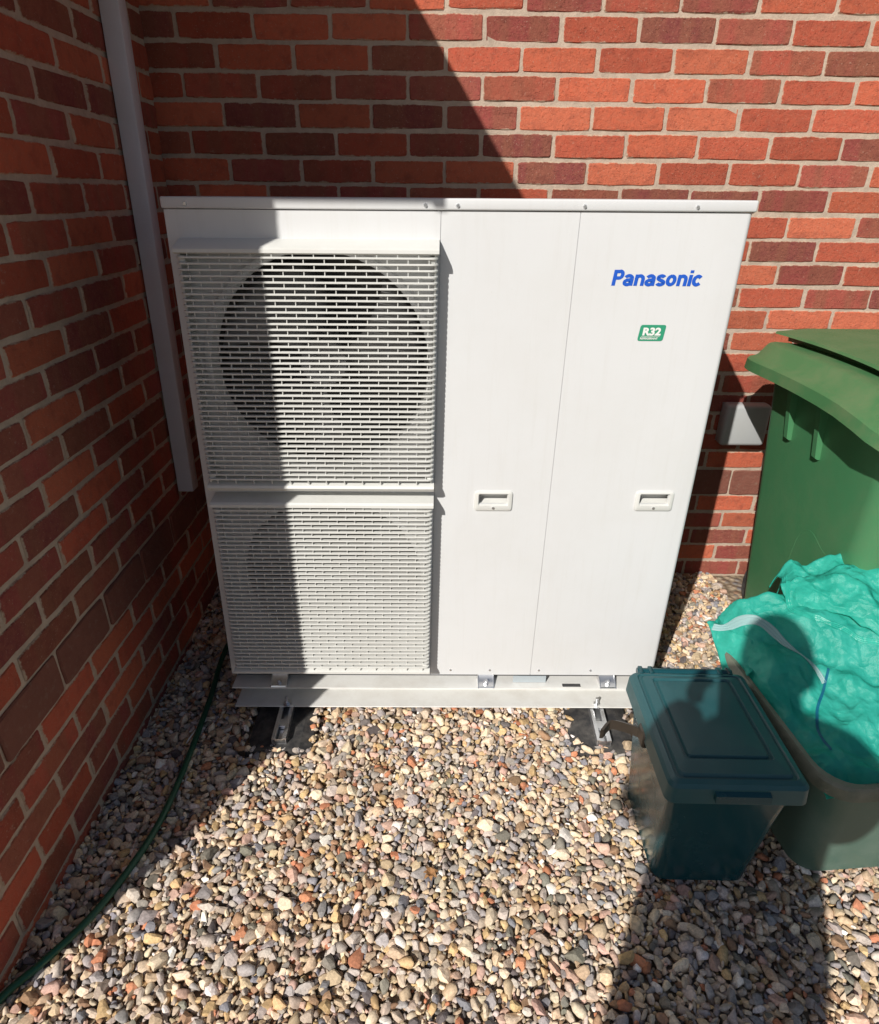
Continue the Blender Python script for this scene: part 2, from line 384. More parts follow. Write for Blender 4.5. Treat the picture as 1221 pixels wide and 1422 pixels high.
    o = link(bpy.data.objects.new('gravel', me)); scene['pebbles'] = N
    return tag(o, 'loose mixed tan, grey and orange gravel covering the ground', 'gravel', kind='stuff')
pebbles()

# ------------------------------------------------------------------ brick walls
def brick_mesh(L, Hh, seed, name='brick', mat='brick'):
    rd = random.Random(seed); bm = BM(); per = []
    nx = max(2, int(L/0.036)); cx = 0.004
    top = [(-L/2+cx+(L-2*cx)*k/nx, Hh/2) for k in range(nx+1)]
    rgt = [(L/2, Hh/2-cx), (L/2, 0), (L/2, -Hh/2+cx)]
    per = top+rgt+[(-a, -b) for a, b in top]+[(-a, -b) for a, b in rgt]
    per = [(a+rd.gauss(0, 0.0008), b+rd.gauss(0, 0.0008)+(-0.0016*(b > 0)+0.0016*(b < 0))*(abs(a) > L/2-0.007)) for a, b in per]
    tx, tz = rd.uniform(-0.012, 0.012), rd.uniform(-0.02, 0.02)
    fr = []
    for a, b in per:
        k = 0.0034; aa = a*(1-2*k/L); bb = b*(1-2*k/Hh)
        fr.append((aa, a*tx+b*tz+rd.gauss(0, 0.0005), bb))
    V = loft(bm, [[(a, 0.055, b) for a, b in per], [(a, 0.0034+a*tx+rd.gauss(0, 0.0005), b) for a, b in per], fr], True, True)
    me = bpy.data.meshes.new(name); bmesh.ops.recalc_face_normals(bm, faces=bm.faces[:]); bm.to_mesh(me); bm.free(); me.materials.append(MATS[mat])
    return me
FULL = [brick_mesh(0.2165, 0.0652, 100+i) for i in range(16)]
FULLL = [brick_mesh(0.2205, 0.0648, 150+i) for i in range(10)]
TALL = [brick_mesh(0.2185, 0.1025, 200+i, 'brick', 'plinth_brick') for i in range(6)]
def cut_brick(L, H, seed): return brick_mesh(L, H, seed, 'brick', 'plinth_brick' if H > 0.08 else 'brick')
def rest_mesh(items, name, parent, rotz):
    """all bricks beyond the frame, one joined part"""
    bm = BM()
    for me, M in items:
        n0 = len(bm.verts); bm.from_mesh(me); bm.verts.ensure_lookup_table()
        bmesh.ops.transform(bm, matrix=M, verts=bm.verts[n0:])
    me = bpy.data.meshes.new(name); bm.to_mesh(me); bm.free(); me.materials.append(MATS['brick_plain'])
    o = link(bpy.data.objects.new(name, me), parent); o['kind'] = 'stuff'; return o
def courses(pitch, top):
    z = 0.505-0.11; out = []
    for i in range(6): out.append((-2-i, z-0.0735*(i+1), z-0.0735*i, False))
    out.append((-1, 0.395, 0.505, True)); n = 0; z = 0.505
    while z < top: out.append((n, z, z+pitch, False)); z += pitch; n += 1
    return out
def fill_wall(parent, a0, a1, phase, pb, pitch, top, full, place, near, seed):
    """lay stretcher bond along one axis between a0 and a1; place(centre, z) -> matrix"""
    rd = random.Random(seed); rest = []
    for n, z0, z1, tall in courses(pitch, top):
        ph = phase+(0 if n % 2 == 0 else pb/2)
        k0 = math.floor((a0-ph)/pb)
        for k in range(k0, k0+60):
            l, r = ph+k*pb+0.005, ph+(k+1)*pb-0.005
            if r <= a0+0.02 or l >= a1-0.02: continue
            l2, r2 = max(l, a0+0.002), min(r, a1)
            h = z1-z0-0.010; cut = (r2-l2) < (r-l)-0.004
            if cut: me = cut_brick(r2-l2, h, rd.randrange(10**6))
            elif tall: me = TALL[rd.randrange(len(TALL))]
            else: me = full[rd.randrange(len(full))]
            c = (l2+r2)/2+rd.gauss(0, 0.0012); zc = (z0+z1)/2+rd.gauss(0, 0.0012)
            M = place(c, zc, rd)
            if tall: M = M @ Matrix.Translation((0, -0.0035, 0))
            if near(c, zc):
                o = bpy.data.objects.new('brick', me); link(o, parent); o.matrix_local = M
            else: rest.append((me, M))
    if rest: rest_mesh(rest, 'brick_field', parent, 0)
YW, XL = 2.3015, -0.861
ADDED_EAVES_X = -0.47
REC = 0.0030                                            # joint depth
# house wall
hw = thing('house_wall', 'red brick house wall behind the white unit, half sunlit, half shaded', 'wall')
bm = BM(); box(bm, -4.0, 4.5, YW+REC, YW+0.30, -0.2, 3.3); obj('mortar_bed', bm, 'mortar', hw)
fill_wall(hw, XL-0.05, 4.4, -0.769, 0.225, 0.0742, 3.2, FULL,
          lambda c, z, rd: Matrix.Translation((c, YW+rd.uniform(-0.0012, 0.0012), z)) @ (Matrix.Rotation(math.pi, 4, 'Y') if rd.random() < .5 else Matrix()),
          lambda c, z: -0.9 < c < 1.50 and -0.02 < z < 1.99, 5)
bm = BM(); box(bm, ADDED_EAVES_X, 4.4, YW-0.42, YW+0.02, 2.46, 2.48); obj('soffit', bm, 'fascia_white', hw)  # unseen house eaves, added to cut sky light on the back wall
bm = BM(); box(bm, ADDED_EAVES_X, 4.4, YW-0.442, YW-0.42, 2.44, 2.62); obj('fascia', bm, 'fascia_white', hw)  # front board of the added eaves, out of view
bm = BM()
prof = [(YW-0.50+0.056*math.cos(R(a)), 2.58+0.056*math.sin(R(a))) for a in range(180, 361, 15)]+[(YW-0.50+0.052*math.cos(R(a)), 2.58+0.052*math.sin(R(a))) for a in range(360, 179, -15)]
extrude_prof(bm, prof, ADDED_EAVES_X, 4.4, 'x'); obj('gutter', bm, 'fascia_white', hw, True, 40)  # gutter of the added eaves, out of view
# side building
YE = 0.643
sw = thing('outbuilding', 'shaded red brick building side at the left edge of the picture', 'building')
bm = BM(); box(bm, -3.2, XL-REC, YE+REC, YW-0.002, -0.2, 2.24); obj('mortar_bed', bm, 'mortar', sw)
fill_wall(sw, YE, YW, 0.945+0.115, 0.23, 0.0737, 2.16, FULLL,
          lambda c, z, rd: Matrix.Translation((XL+rd.uniform(-0.0012, 0.0012), c, z)) @ Matrix.Rotation(math.pi/2, 4, 'Z'),
          lambda c, z: -0.02 < z < 1.99, 6)
items = []
rd = random.Random(9)
for n, z0, z1, tall in courses(0.0737, 2.16):           # gable end, out of frame behind the corner
    for k in range(11):
        c = XL-0.06-0.1075-k*0.225-(0.1125 if n % 2 else 0)
        items.append(((TALL if tall else FULL)[rd.randrange(6)], Matrix.Translation((c, YE, (z0+z1)/2))))
rest_mesh(items, 'gable_bricks', sw, 0)
EX = -0.51                                              # eaves line
bm = BM(); box(bm, -1.2, EX-0.06, 0.55, YW, 2.245, 2.265); obj('soffit', bm, 'fascia_white', sw)
bm = BM(); box(bm, EX-0.06, EX-0.038, 0.55, YW, 2.235, 2.44); obj('fascia', bm, 'fascia_white', sw)
bm = BM()
prof = [(EX+0.02+0.056*math.cos(R(a)), 2.40+0.056*math.sin(R(a))) for a in range(180, 361, 15)]
prof = prof+[(EX+0.02+0.052*math.cos(R(a)), 2.40+0.052*math.sin(R(a))) for a in range(360, 179, -15)]
extrude_prof(bm, prof, 0.55, YW, 'y'); obj('gutter', bm, 'fascia_white', sw, True, 40)
bm = BM()
for i in range(9):
    x0 = EX+0.0-i*0.30; z0 = 2.555+i*0.30*0.55
    loft(bm, [[(x0, y, z0-0.03), (x0-0.36, y, z0+0.36*0.55-0.05), (x0-0.36, y, z0+0.36*0.55-0.01), (x0, y, z0+0.025)] for y in (0.58, YW-0.002)])
obj('roof', bm, 'roof_tile', sw)

# ------------------------------------------------------------------ downpipe
dp = thing('downpipe', 'pale grey square downpipe on the shaded side wall beside the unit', 'downpipe', (-0.833, 1.962, 0.0))
bm = BM(); box(bm, -0.025, 0.025, -0.025, 0.025, 0.545, 2.30, 0.003, 2)
obj('pipe', bm, 'downpipe_grey', dp, True, 40)
bm = BM(); box(bm, -0.0275, 0.0275, -0.0275, 0.0275, 2.02, 2.08, 0.003); obj('clip', bm, 'downpipe_grey', dp, True, 40)
dp.rotation_euler = (R(-2.5), 0, 0)

# ------------------------------------------------------------------ heat pump
HP = thing('heat_pump', 'large white two-fan heat pump outdoor unit on gravel by the wall', 'heat pump', (-0.605, 1.546, 0.131), (0, 0, 0))
UW, UH = 1.283, 1.303
S1, S2 = 0.602, 0.906
# cabinet shell (left fan chamber open to the front, right part closed by panels)
bm = BM()
box(bm, 0.0, 0.012, 0.004, 0.318, 0.0, 1.279)
box(bm, 0.012, UW-0.002, 0.306, 0.318, 0.002, 1.279)
box(bm, 0.012, UW-0.002, 0.004, 0.306, 0.002, 0.012)
box(bm, S1-0.006, S1+0.006, 0.022, 0.306, 0.012, 1.279)
box(bm, S1-0.010, S1+0.010, 0.0022, 0.0040, 0.003, 1.276); box(bm, S2-0.010, S2+0.010, 0.0022, 0.0040, 0.003, 1.276)
obj('cabinet', bm, 'white_steel', HP)
bm = BM(); box(bm, 0.014, S1-0.008, 0.270, 0.304, 0.014, 1.277); obj('coil', bm, 'coil', HP)
bm = BM(); box(bm, 0.014, 0.018, 0.052, 0.268, 0.014, 1.277); box(bm, S1-0.012, S1-0.008, 0.03, 0.268, 0.014, 1.277); box(bm, 0.018, S1-0.012, 0.03, 0.268, 0.014, 0.018); box(bm, 0.018, S1-0.012, 0.03, 0.268, 1.27, 1.277); obj('chamber_shade_lining', bm, 'dark_cavity', HP)  # dark sheets added inside, so shade in the fan chamber is painted
# fan panel with two round openings
FC = [(0.322, 0.938, 0.258), (0.320, 0.335, 0.250)]
def holed(bm, x0, x1, z0, z1, cx, cz, r, depth):
    N = 96; O = []
    angs = [2*math.pi*k/N for k in range(N)]
    for a in angs:
        c, s = math.cos(a), math.sin(a)
        tx = ((x1-cx)/c if c > 1e-9 else (x0-cx)/c if c < -1e-9 else 1e9); tz = ((z1-cz)/s if s > 1e-9 else (z0-cz)/s if s < -1e-9 else 1e9)
        q = min(tx, tz); O.append([cx+c*q, cz+s*q])
    for X in (x0, x1):
        for Z in (z0, z1):
            k = min(range(N), key=lambda i: (O[i][0]-X)**2+(O[i][1]-Z)**2); O[k] = [X, Z]
    ring = lambda rr, y: [(cx+rr*math.cos(a), y, cz+rr*math.sin(a)) for a in angs]
    loft(bm, [[(p[0], 0.0, p[1]) for p in O], ring(r+0.022, 0.0), ring(r+0.016, -0.004), ring(r+0.008, -0.004), ring(r+0.002, 0.0), ring(r, 0.012), ring(r, depth)], False, False)
bm = BM()
holed(bm, 0.0, S1-0.0007, 0.62, 1.279, *FC[0], 0.05); holed(bm, 0.0, S1-0.0007, 0.0, 0.62, *FC[1], 0.05)
bmesh.ops.remove_doubles(bm, verts=bm.verts[:], dist=1e-5)
for a, b in (((0, 0, 0), (0, 0, 1.279)), ((S1-0.0007, 0, 0), (S1-0.0007, 0, 1.279)), ((0, 0, 0), (S1-0.0007, 0, 0))):
    vs = [bm.verts.new(p) for p in (a, b, (b[0], 0.02, b[2]), (a[0], 0.02, a[2]))]; bm.faces.new(vs)
obj('fan_panel', bm, 'white_steel', HP, True, 30)
# fans
for cx, cz, r in FC:
    f = bpy.data.objects.new('fan', None); f.location = (cx, 0.085, cz); link(f, HP)
    bm = BM(); cyl(bm, (0, 0, 0), (0, -1, 0), 0.062, 0.09, 28, 0.056); cyl(bm, (0, -0.05, 0), (0, -1, 0), 0.03, 0.012, 20, 0.022); obj('hub', bm, 'fan_plastic', f, True, 40)
    bmb = BM(); nr, na = 8, 9; gr = []
    for i in range(nr+1):
        rr = 0.055+(r-0.012-0.055)*i/nr; row = []
        for j in range(na+1):
            u = j/na-0.5; sw_ = 0.95-0.25*abs(i/nr-0.6); a = u*sw_*1.35+0.35*(i/nr)**2
            row.append(bmb.verts.new((rr*math.cos(a), -0.075*u*1.2-0.012*math.cos(u*math.pi), rr*math.sin(a))))
        gr.append(row)
    for i in range(nr):
        for j in range(na): bmb.faces.new((gr[i][j], gr[i+1][j], gr[i+1][j+1], gr[i][j+1]))
    o = obj('blade', bmb, 'fan_plastic', f, True); md = o.modifiers.new('thick', 'SOLIDIFY'); md.thickness = 0.004
    for k in (1, 2):
        c = o.copy(); link(c, f); c.rotation_euler = (0, 2*math.pi*k/3, 0)
# grilles
GX0, GX1, GP = 0.029, S1-0.004, 0.054
def slat_mesh():
    bm = BM(); path = []; ra = 0.014
    path.append((GX0, -0.003))
    for k in range(6): a = R(180+90*k/5); path.append((GX0+ra+ra*math.cos(a), -GP+ra+ra*math.sin(a)))
    for k in range(6): a = R(270+90*k/5); path.append((GX1-ra+ra*math.cos(a), -GP+ra+ra*math.sin(a)))
    path.append((GX1, -0.003)); rings = []
    for i, p in enumerate(path):
        a = Vector(path[max(0, i-1)]); b = Vector(path[min(len(path)-1, i+1)]); d = (b-a).normalized(); nrm = Vector((-d.y, d.x))
        D = 0.011
        q = lambda s: Vector(p)+nrm*s
        rings.append([(q(0).x, q(0).y, -0.0015), (q(0).x, q(0).y, 0.0015), (q(0.0012).x, q(0.0012).y, 0.0022), (q(D).x, q(D).y, 0.0015), (q(D).x, q(D).y, -0.0015), (q(0.0012).x, q(0.0012).y, -0.0022)])
    loft(bm, rings); me = bpy.data.meshes.new('slat'); bmesh.ops.recalc_face_normals(bm, faces=bm.faces[:]); bm.to_mesh(me); bm.free(); me.materials.append(MATS['grille_plastic']); return me
SLAT = slat_mesh(); PIT = 0.01272
for gi, (zt, n, hz) in enumerate(((1.186, 42, 1.222), (0.5775, 41, 0.607))):
    gq = bpy.data.objects.new('fan_grille', None); gq.location = (0, 0, 0); link(gq, HP)
    bm = BM()
    # sloping hood over the slats
    lip = zt+0.010
    prof = [(0.002, hz), (-0.010, hz-0.001), (-0.050, lip+0.012), (-0.055, lip+0.007), (-0.0555, lip), (-0.050, lip-0.003), (0.002, lip-0.003)]
    extrude_prof(bm, prof, GX0-0.002, GX1+0.002, 'x')
    obj('hood', bm, 'grille_plastic', gq, True, 35)
    zb = zt-PIT*(n-1)
    bm = BM()
    prof = [(0.002, zb-0.012), (-0.040, zb-0.013), (-0.050, zb-0.018), (-0.053, zb-0.024), (-0.045, zb-0.034), (0.002, zb-0.036)] if gi == 0 else [(0.002, zb-0.011), (-0.046, zb-0.012), (-0.053, zb-0.017), (-0.053, zb-0.023), (-0.046, zb-0.028), (0.002, zb-0.040)]
    extrude_prof(bm, prof, GX0-0.002, GX1+0.002, 'x'); obj('bottom_bar', bm, 'grille_plastic', gq, True, 35)
    for x in (GX0, GX1-0.008):
        bm = BM(); box(bm, x+(0.003 if x < 0.1 else 0.0), x+(0.008 if x < 0.1 else 0.005), -0.043, 0.002, zb-0.012, lip-0.003, 0.001, 1); obj('side_bar', bm, 'grille_plastic', gq)
    for k in range(n): inst('slat', SLAT, gq, (0, 0, zt-PIT*k))
    bm = BM()
    for k in range(n+1):
        z = zt-PIT*(k-0.5); xoff = 0.0455*(0.5 if k % 2 else 0.0)
        x = GX0+0.026+xoff
        while x < GX1-0.018:
            box(bm, x-0.0009, x+0.0009, -GP+0.0025, -GP+0.008, z-PIT/2+0.0012, z+PIT/2-0.0012); x += 0.0455
    o = obj('tie_bars', bm, 'grille_plastic', gq); o['kind'] = 'stuff'
    for x, z in ((GX0+0.012, zt-0.004), (GX1-0.012, zt-0.004), (GX0+0.012, zb+0.006), (GX1-0.012, zb+0.006)):
        bm = BM(); box(bm, x-0.007, x+0.007, -0.046, 0.0, z-0.007, z+0.007, 0.002, 1); obj('fixing_lug', bm, 'grille_plastic', gq)
# front panels with handle openings
def panel(x0, x1, z0, z1, hole, wrap=False):
    bm = BM(); hx0, hx1, hz0, hz1 = hole
    xe = x1-0.012 if wrap else x1
    xs = [x0, hx0, hx1, xe]; zs = [z0, hz0, hz1, z1]
    V = {(i, j): bm.verts.new((xs[i], 0.0, zs[j])) for i in range(4) for j in range(4)}
    for i in range(3):
        for j in range(3):
            if (i, j) != (1, 1): bm.faces.new((V[i, j], V[i+1, j], V[i+1, j+1], V[i, j+1]))
    def skirt(pts, d):
        A = [bm.verts.new(p) for p in pts]; B = [bm.verts.new((p[0], p[1]+d, p[2])) for p in pts]
        for k in range(len(pts)-1): bm.faces.new((A[k], A[k+1], B[k+1], B[k]))
    skirt([(x0, 0, z1), (x0, 0, z0), (xe, 0, z0)], 0.018); skirt([(x0, 0, z1), (xe, 0, z1)], 0.018)
    if not wrap: skirt([(x1, 0, z0), (x1, 0, z1)], 0.018)
    else:
        prev = None
        arc = [(xe+0.012*math.sin(R(a)), 0.012-0.012*math.cos(R(a))) for a in range(0, 91, 15)]+[(x1, 0.316)]
        for p in arc:
            cur = [bm.verts.new((p[0], p[1], z)) for z in zs]
            if prev:
                for j in range(3): bm.faces.new((prev[j], cur[j], cur[j+1], prev[j+1]))
            prev = cur
    skirt([(hx0, 0, hz0), (hx1, 0, hz0), (hx1, 0, hz1), (hx0, 0, hz1), (hx0, 0, hz0)], 0.004)
    bmesh.ops.remove_doubles(bm, verts=bm.verts[:], dist=1e-5)
    return obj('front_panel', bm, 'white_steel', HP, True, 30)
HND = [(0.758, 0.586), (1.183, 0.588)]
hole = lambda c: (c[0]-0.037, c[0]+0.037, c[1]-0.010, c[1]+0.018)
panel(S1+0.0007, S2-0.0007, 0.0, 1.279, hole(HND[0])); panel(S2+0.0007, UW, 0.0, 1.279, hole(HND[1]), True)
for cx, cz in HND:
    h = bpy.data.objects.new('handle', None); h.location = (cx, 0, cz); link(h, HP)
    bm = BM()
    rg = lambda hx, hz0, hz1, r, y: [(a, y, b) for a, b in rrect(-hx, hx, hz0, hz1, r, 4)]
    loft(bm, [rg(0.050, -0.029, 0.027, 0.007, 0.0), rg(0.0495, -0.0285, 0.0265, 0.007, -0.004), rg(0.047, -0.026, 0.024, 0.006, -0.0055), rg(0.0400, -0.0135, 0.0205, 0.004, -0.0055), rg(0.0385, -0.0115, 0.019, 0.003, -0.003), rg(0.0365, -0.0095, 0.0175, 0.002, 0.006)], False, False)
    obj('handle_frame', bm, 'grille_plastic', h, True, 35)
    bm = BM(); box(bm, -0.044, 0.044, 0.030, 0.034, -0.03, 0.03)
    loft(bm, [[(-0.044, 0.0042, -0.014), (0.044, 0.0042, -0.014), (0.044, 0.030, -0.004), (-0.044, 0.030, -0.004)], [(-0.044, 0.0042, -0.016), (0.044, 0.0042, -0.016), (0.044, 0.030, -0.008), (-0.044, 0.030, -0.008)]])
    loft(bm, [[(-0.044, 0.0042, 0.020), (0.044, 0.0042, 0.020), (0.044, 0.030, 0.020), (-0.044, 0.030, 0.020)], [(-0.044, 0.0042, 0.024), (0.044, 0.0042, 0.024), (0.044, 0.030, 0.024), (-0.044, 0.030, 0.024)]])
    obj('pocket', bm, 'grille_plastic', h)
    bm = BM(); cyl(bm, (0.0, -0.0065, -0.0195), (0, -1, 0), 0.0036, 0.003, 14); obj('screw', bm, 'galvanised', h, True, 40)
# cap
bm = BM(); box(bm, -0.004, UW+0.004, -0.006, 0.328, 1.2805, 1.304, 0.004, 3); obj('top_cap', bm, 'white_steel', HP, True, 40)
for x in (0.050, 0.568, 0.638, 0.912, 1.156):
    bm = BM(); cyl(bm, (x, -0.0075, 1.290), (0, -1, 0), 0.0050, 0.004, 16, 0.0032); box(bm, x-0.003, x+0.003, -0.0101, -0.0094, 1.2895, 1.2905); obj('screw', bm, 'galvanised', HP, True, 40)
for x in (0.663, 0.782, 0.931, 1.088):
    bm = BM(); cyl(bm, (x, -0.0012, 0.018), (0, -1, 0), 0.0040, 0.003, 14, 0.0028); obj('screw', bm, 'galvanised', HP, True, 40)
# lettering
def text(name, body, mat, parent, x, z, w, h, shear=0.0, bold=0.0, y=-0.0006, tight=1.0, ch=False):
    cu = bpy.data.curves.new(name, 'FONT'); cu.body = body; cu.size = 1.0; cu.offset = bold; cu.shear = shear; cu.space_character = tight; cu.resolution_u = 4
    o = bpy.data.objects.new('tmp', cu); COL.objects.link(o); dg = bpy.context.evaluated_depsgraph_get()
    me = bpy.data.meshes.new_from_object(o.evaluated_get(dg)); bpy.data.objects.remove(o); bpy.data.curves.remove(cu)
    co = np.array([v.co[:] for v in me.vertices]); mn, mx = co.min(0), co.max(0)
    for v in me.vertices:
        v.co = (x+(v.co.x-mn[0])/(mx[0]-mn[0])*w, y, z+(v.co.y-mn[1])/(mx[1]-mn[1])*h)
    me.name = name; me.materials.clear(); me.materials.append(MATS[mat]); return link(bpy.data.objects.new(name, me), parent)
def brand(x, z, w, h, mat, parent):
    """heavy slanted lettering made of broad strokes"""
    T = 0.35; L = []; pen = 0.0
    def el(cx, cy, rx, ry, a0, a1, n=22): return [(cx+rx*math.cos(R(a0+(a1-a0)*k/n)), cy+ry*math.sin(R(a0+(a1-a0)*k/n))) for k in range(n+1)]
    hT = T/2; xh = 1.0; XC = xh/2
    gl = {
     'P': (1.0, [[(hT, 0), (hT, 1.40)], [(hT, 1.40-hT*0.85), (0.55, 1.40-hT*0.85)]+el(0.60, 0.98, 0.28, 0.30, 90, -90)+[(0.55, 0.68), (hT, 0.68)]]),
     'a': (0.98, [[(0.80, 0.0), (0.80, 0.60)], el(0.46, 0.62, 0.34, 0.27, 170, 0)[2:], el(0.42, 0.30, 0.29, 0.20, 20, 340)+[(0.80, 0.46)], [(0.42, 0.505), (0.80, 0.56)]]),
     'n': (0.98, [[(hT, 0), (hT, 1.0)], el(0.48, 0.55, 0.335, 0.33, 172, 0)+[(0.815, 0.0)]]),
     's': (0.90, [el(0.43, 0.715, 0.29, 0.175, 15, 230, 16)+el(0.45, 0.285, 0.31, 0.175, 65, -165, 20)]),
     'o': (0.98, [el(0.47, 0.5, 0.335, 0.375, 90, 450, 34)]),
     'i': (0.40, [[(hT, 0), (hT, 1.0)], [(hT, 1.16), (hT, 1.40)]]),
     'c': (0.92, [el(0.46, 0.5, 0.335, 0.375, 38, 322, 28)]),
    }
    for ch in 'Panasonic':
        adv, st = gl[ch]
        for q in st: L.append([(pen+a, b) for a, b in q])
        pen += adv*1.09
    bm = BM(); sh = 0.11; tot = pen+0.07; K = 0
    for q in L:
        K += 1; A = []
        for i, p in enumerate(q):
            a, b = Vector(q[max(0, i-1)]), Vector(q[min(len(q)-1, i+1)]); d = (b-a).normalized(); n = Vector((-d.y, d.x))
            tt = T*(1.0 if abs(d.y) > abs(d.x) else 0.86)
            A.append([Vector(p)+n*tt/2, Vector(p)-n*tt/2])
        V = [[bm.verts.new((x+(c.x+c.y*sh)/tot*w, -0.0006-0.00002*K, z+c.y/1.40*h)) for c in r] for r in A]
        for r0, r1 in zip(V, V[1:]): bm.faces.new((r0[0], r1[0], r1[1], r0[1]))
    return obj('brand_lettering', bm, mat, parent)
brand(0.993, 1.1275, 0.207, 0.034, 'logo_blue', HP)
bd = BM(); pr = rrect(0, 0.060, 0, 0.037, 0.005, 4); vs = [bd.verts.new((1.0715+a+b*0.10, -0.0010, 1.004+b)) for a, b in pr]; bd.faces.new(vs)
bdg = obj('badge', bd, 'badge_green', HP); bdg['label'] = 'small green slanted sticker with white lettering'
text('badge_lettering', 'R32', 'print_white', bdg, 1.0815, 1.0165, 0.043, 0.0185, 0.05, 0.045, -0.0017)
text('badge_small_lettering', 'REFRIGERANT', 'print_white', bdg, 1.0775, 1.0075, 0.042, 0.0048, 0.1, 0.03, -0.0017)
bm = BM(); box(bm, 1.0790, 1.1230, -0.0017, -0.0014, 1.0140, 1.0147); obj('badge_rule', bm, 'print_white', bdg)
# base channel: top flange, web, bottom flange
bm = BM()
box(bm, 0.004, UW-0.01, -0.030, 0.31, -0.032, -0.028, 0.0012, 1)
box(bm, 0.004, UW-0.01, 0.030, 0.034, -0.085, -0.032)
box(bm, 0.012, UW-0.018, -0.047, 0.034, -0.089, -0.085, 0.0012, 1)
obj('base_rail', bm, 'rail_paint', HP, True, 30)
bm = BM(); box(bm, 0.008, UW-0.014, 0.028, 0.30, -0.0278, -0.001); obj('base_gap_shade', bm, 'dark_cavity', HP)  # dark block filling the gap under the cabinet, shade put into its colour
for k, x in enumerate((0.144, 0.772, 1.142)):
    b = bpy.data.objects.new('mounting_bracket', None); b.location = (x, -0.002, -0.028); link(b, HP)
    bm = BM()
    extrude_prof(bm, [(-0.026, 0.0), (-0.024, 0.004), (-0.012, 0.007), (0.004, 0.016), (0.012, 0.027), (0.014, 0.027), (0.006, 0.014), (-0.010, 0.004), (-0.022, 0.0005), (-0.024, -0.0)], -0.022, 0.022, 'x')
    for s in (-1, 1):
        loft(bm, [[(s*0.022, -0.028, 0.0), (s*0.022, 0.016, 0.0), (s*0.022, 0.016, 0.028)], [(s*0.0245, -0.028, 0.0), (s*0.0245, 0.016, 0.0), (s*0.0245, 0.016, 0.028)]])
    obj('plate', bm, 'galvanised', b, True, 30)
    bm = BM(); cyl(bm, (0, -0.012, 0.010), (0, -0.4, 1), 0.008, 0.008, 6); cyl(bm, (0, -0.015, 0.017), (0, -0.4, 1), 0.004, 0.012, 12); obj('bolt', bm, 'galvanised', b, True, 30)
bm = BM(); box(bm, 0.855, 0.955, -0.004, -0.001, -0.026, -0.003); obj('rating_plate', bm, 'label_plate', HP)
bm = BM(); box(bm, 1.005, 1.060, -0.022, -0.008, -0.0278, -0.0272); obj('slot_shade_strip', bm, 'dark_cavity', HP)  # flat dark strip on the flange, painted as the shade inside a slot
bm = BM(); box(bm, 0.93, 1.062, -0.026, -0.0225, -0.0278, -0.0268); obj('slot_edge', bm, 'rail_paint', HP)
# pipework behind, closing the cabinet right side is part of the wrap panel

# the cabinet leans a little on its feet
LEAN = Matrix(((1, 0, 0.015, -0.0098), (0, 1, 0, 0), (0.0035, 0, 1, -0.0022), (0, 0, 0, 1)))
for ch in HP.children: ch.matrix_parent_inverse = LEAN
# ------------------------------------------------------------------ rubber feet with strut channel
for i, (x, ang, lb) in enumerate(((-0.452, 1.5, 'black rubber support block under the shaded left end of the unit'), (0.502, -2.5, 'black rubber support block under the right end of the unit'))):
    ft = thing('rubber_foot', lb, 'support foot', (x, 1.66, -0.02), (0, 0, R(ang)), 'rubber feet under the heat pump')
    bm = BM(); extrude_prof(bm, [(-0.100, 0.0), (0.100, 0.0), (0.092, 0.030), (0.060, 0.040), (-0.060, 0.040), (-0.092, 0.030)], -0.305, 0.30, 'y')
    obj('block', bm, 'rubber', ft)
    st = bpy.data.objects.new('strut_channel', None); link(st, ft)
    bm = BM()
    t = 0.0025; W2, Hs = 0.0205, 0.021
    prof = [(-W2, 0.040), (W2, 0.040), (W2, 0.040+Hs), (W2-0.009, 0.040+Hs), (W2-0.009, 0.040+Hs-0.005), (W2-0.0115, 0.040+Hs-0.005), (W2-0.0115, 0.040+Hs-t), (W2-t, 0.040+Hs-t), (W2-t, 0.040+t), (-W2+t, 0.040+t), (-W2+t, 0.040+Hs-t), (-W2+0.0115, 0.040+Hs-t), (-W2+0.0115, 0.040+Hs-0.005), (-W2+0.009, 0.040+Hs-0.005), (-W2+0.009, 0.040+Hs), (-W2, 0.040+Hs)]
    extrude_prof(bm, prof, -0.288, 0.28, 'y'); obj('channel', bm, 'galvanised', st)
    bm = BM(); box(bm, -0.014, 0.014, -0.235, -0.205, 0.044, 0.056, 0.001, 1); obj('channel_nut', bm, 'galvanised', st)
    bm = BM(); cyl(bm, (0, -0.150, 0.071), (0, 0, 1), 0.0095, 0.008, 6); cyl(bm, (0, -0.150, 0.083), (0, 0, 1), 0.0048, 0.022, 14); cyl(bm, (0, -0.150, 0.066), (0, 0, 1), 0.014, 0.002, 20); obj('bolt', bm, 'galvanised', st, True, 30)

# ------------------------------------------------------------------ wall box
wb = thing('wall_box', 'light grey box on the brick wall between unit and green bin', 'box', (1.10, YW, 0.62))
bm = BM(); box(bm, -0.055, 0.108, -0.060, -0.002, 0.0, 0.155, 0.014, 3); obj('cover', bm, 'box_grey', wb, True, 40)
bm = BM(); box(bm, -0.050, 0.103, -0.0025, 0.004, 0.004, 0.150); obj('back_plate', bm, 'box_grey', wb)

